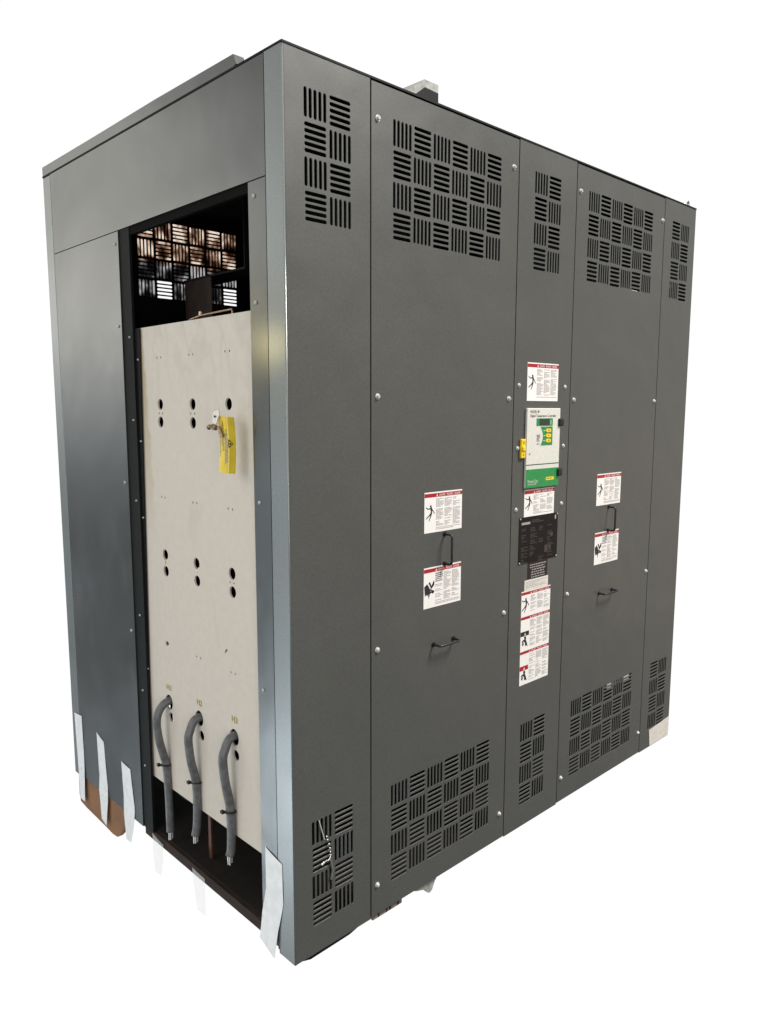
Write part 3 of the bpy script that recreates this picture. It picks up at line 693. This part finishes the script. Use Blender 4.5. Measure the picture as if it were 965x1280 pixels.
# ------------------------------------------------------------------ world: white backdrop ahead, workshop behind the camera
world = bpy.data.worlds.new('World'); scene.world = world; world.use_nodes = True
nt = world.node_tree; nt.nodes.clear(); N = nt.nodes; Lk = nt.links
out = N.new('ShaderNodeOutputWorld'); bg = N.new('ShaderNodeBackground'); Lk.new(bg.outputs[0], out.inputs[0])
tc = N.new('ShaderNodeTexCoord'); nrm = N.new('ShaderNodeVectorMath'); nrm.operation = 'NORMALIZE'; Lk.new(tc.outputs['Generated'], nrm.inputs[0])
DIR = nrm.outputs['Vector']
def val(op, a, b=None, c=None, clamp=False):
    n = N.new('ShaderNodeMath'); n.operation = op; n.use_clamp = clamp
    for i, q in enumerate((a, b, c)):
        if q is None: continue
        if isinstance(q, (int, float)): n.inputs[i].default_value = q
        else: Lk.new(q, n.inputs[i])
    return n.outputs[0]
def dotp(v):
    n = N.new('ShaderNodeVectorMath'); n.operation = 'DOT_PRODUCT'; Lk.new(DIR, n.inputs[0]); n.inputs[1].default_value = v; return n.outputs['Value']
def dirv(az, el):      # az measured clockwise from +y, degrees
    a, e_ = math.radians(az), math.radians(el); return (math.sin(a) * math.cos(e_), math.cos(a) * math.cos(e_), math.sin(e_))
AZ = 43.8
sep = N.new('ShaderNodeSeparateXYZ'); Lk.new(DIR, sep.inputs[0])
total = None
def addc(fac, col, s):
    global total
    n = N.new('ShaderNodeVectorMath'); n.operation = 'SCALE'; n.inputs[0].default_value = tuple(c * s for c in col); Lk.new(fac, n.inputs['Scale'])
    if total is None: total = n.outputs['Vector']
    else:
        a = N.new('ShaderNodeVectorMath'); a.operation = 'ADD'; Lk.new(total, a.inputs[0]); Lk.new(n.outputs['Vector'], a.inputs[1]); total = a.outputs['Vector']
def blob(az, el, size, col, s):
    d = val('SUBTRACT', dotp(dirv(az, el)), 1.0)
    k = 1 / (1 - math.cos(math.radians(size)))
    addc(val('EXPONENT', val('MULTIPLY', d, k)), col, s)
one = val('ADD', 0., 1.)
# dim studio all round, brighter overhead
up = val('MULTIPLY_ADD', sep.outputs['Z'], .5, .5, True)
addc(one, (.95, 1., 1.02), AMB_LOW := .10)
addc(val('POWER', up, 3.), (1., .98, .92), .30)
BL = [(-25, 17, 7, (1., .98, .90), 1.15), (-31, 10, 4, (1., .96, .80), 1.1), (-23, 6.5, 5, (1., .98, .90), 1.9), (-35.5, 4.6, 1.5, (1., .86, .38), 10.), (-36, 13, 7, (.95, 1., .97), .9),
      (-39, -5, 5, (.80, .93, 1.), 1.4), (-24, 0, 5, (.9, .97, 1.), .8), (-42, -27, 7, (.80, .93, 1.), 6.5), (-40, -14, 5, (.78, .92, 1.), 1.5), (-13, -12, 3, (.62, .85, 1.), 1.8), (-13, -24, 3, (.7, .88, 1.), 1.8),
      (-80, 30, 30, (1., .95, .85), .9), (-80, -20, 25, (.9, .96, 1.), .8), (119, -8, 6, (1., .70, .48), 2.0), (128, 8, 14, (1., .93, .85), .35)]
for b_ in BL: blob(*b_)  # unseen glows, added to shape the reflections on the steel
# white photographic backdrop: fills every direction the object is seen against
front = dotp((math.sin(math.radians(AZ)), math.cos(math.radians(AZ)), 0))
mr = N.new('ShaderNodeMapRange'); mr.interpolation_type = 'SMOOTHSTEP'; Lk.new(front, mr.inputs['Value'])
hz = val('SQRT', val('MAXIMUM', val('SUBTRACT', 1., val('MULTIPLY', sep.outputs['Z'], sep.outputs['Z'])), 1e-4))
cosaz = val('DIVIDE', front, hz)
Lk.new(cosaz, mr.inputs['Value']); mr.inputs['From Min'].default_value = .49; mr.inputs['From Max'].default_value = .59
mix = N.new('ShaderNodeMix'); mix.data_type = 'VECTOR'; Lk.new(mr.outputs['Result'], mix.inputs['Factor']); Lk.new(total, mix.inputs[4]); mix.inputs[5].default_value = (1.02, 1.02, 1.02)
Lk.new(mix.outputs[1], bg.inputs['Color']); bg.inputs['Strength'].default_value = 1.
world.cycles.sampling_method = 'MANUAL'; world.cycles.sample_map_resolution = 1024

# ------------------------------------------------------------------ lamps
def area(name, loc, target, size, power, col=(1, 1, 1), sy=None):
    l = bpy.data.lights.new(name, 'AREA'); l.energy = power; l.size = size; l.color = col
    if sy: l.shape = 'RECTANGLE'; l.size_y = sy
    o = bpy.data.objects.new(name, l); COL.objects.link(o); o.location = loc
    o.rotation_euler = (Vector(target) - Vector(loc)).to_track_quat('-Z', 'Y').to_euler(); return o
area('key_lamp', (4.2, -5.0, 8.5), (1.0, 0, .9), 3.0, 1750, (1., .97, .92))
area('fill_lamp', (-3.2, -6.0, 1.2), (.9, 0, 1.0), 2.6, 130, (1., .99, .97))  # unseen fill, added to light the labels
area('side_fill', (-4.0, .2, 2.6), (0, .5, 1.1), 2.0, 42, (1., .96, .90))  # unseen light, added to brighten the pale board

# ------------------------------------------------------------------ camera
cam = bpy.data.cameras.new('camera'); co = bpy.data.objects.new('camera', cam); COL.objects.link(co)
co.location = (-1.1106, -1.4999, 1.4712); co.rotation_euler = (1.4364, -.0023, -.7650)
cam.sensor_fit = 'VERTICAL'; cam.sensor_height = 24; cam.lens = 956.73 * 24 / 1280
cam.clip_start = .05; cam.clip_end = 500; scene.camera = co
scene.view_settings.view_transform = 'Standard'; scene.view_settings.look = 'None'
scene.view_settings.exposure = 0; scene.view_settings.gamma = 1
scene.render.film_transparent = False
scene.cycles.max_bounces = 8
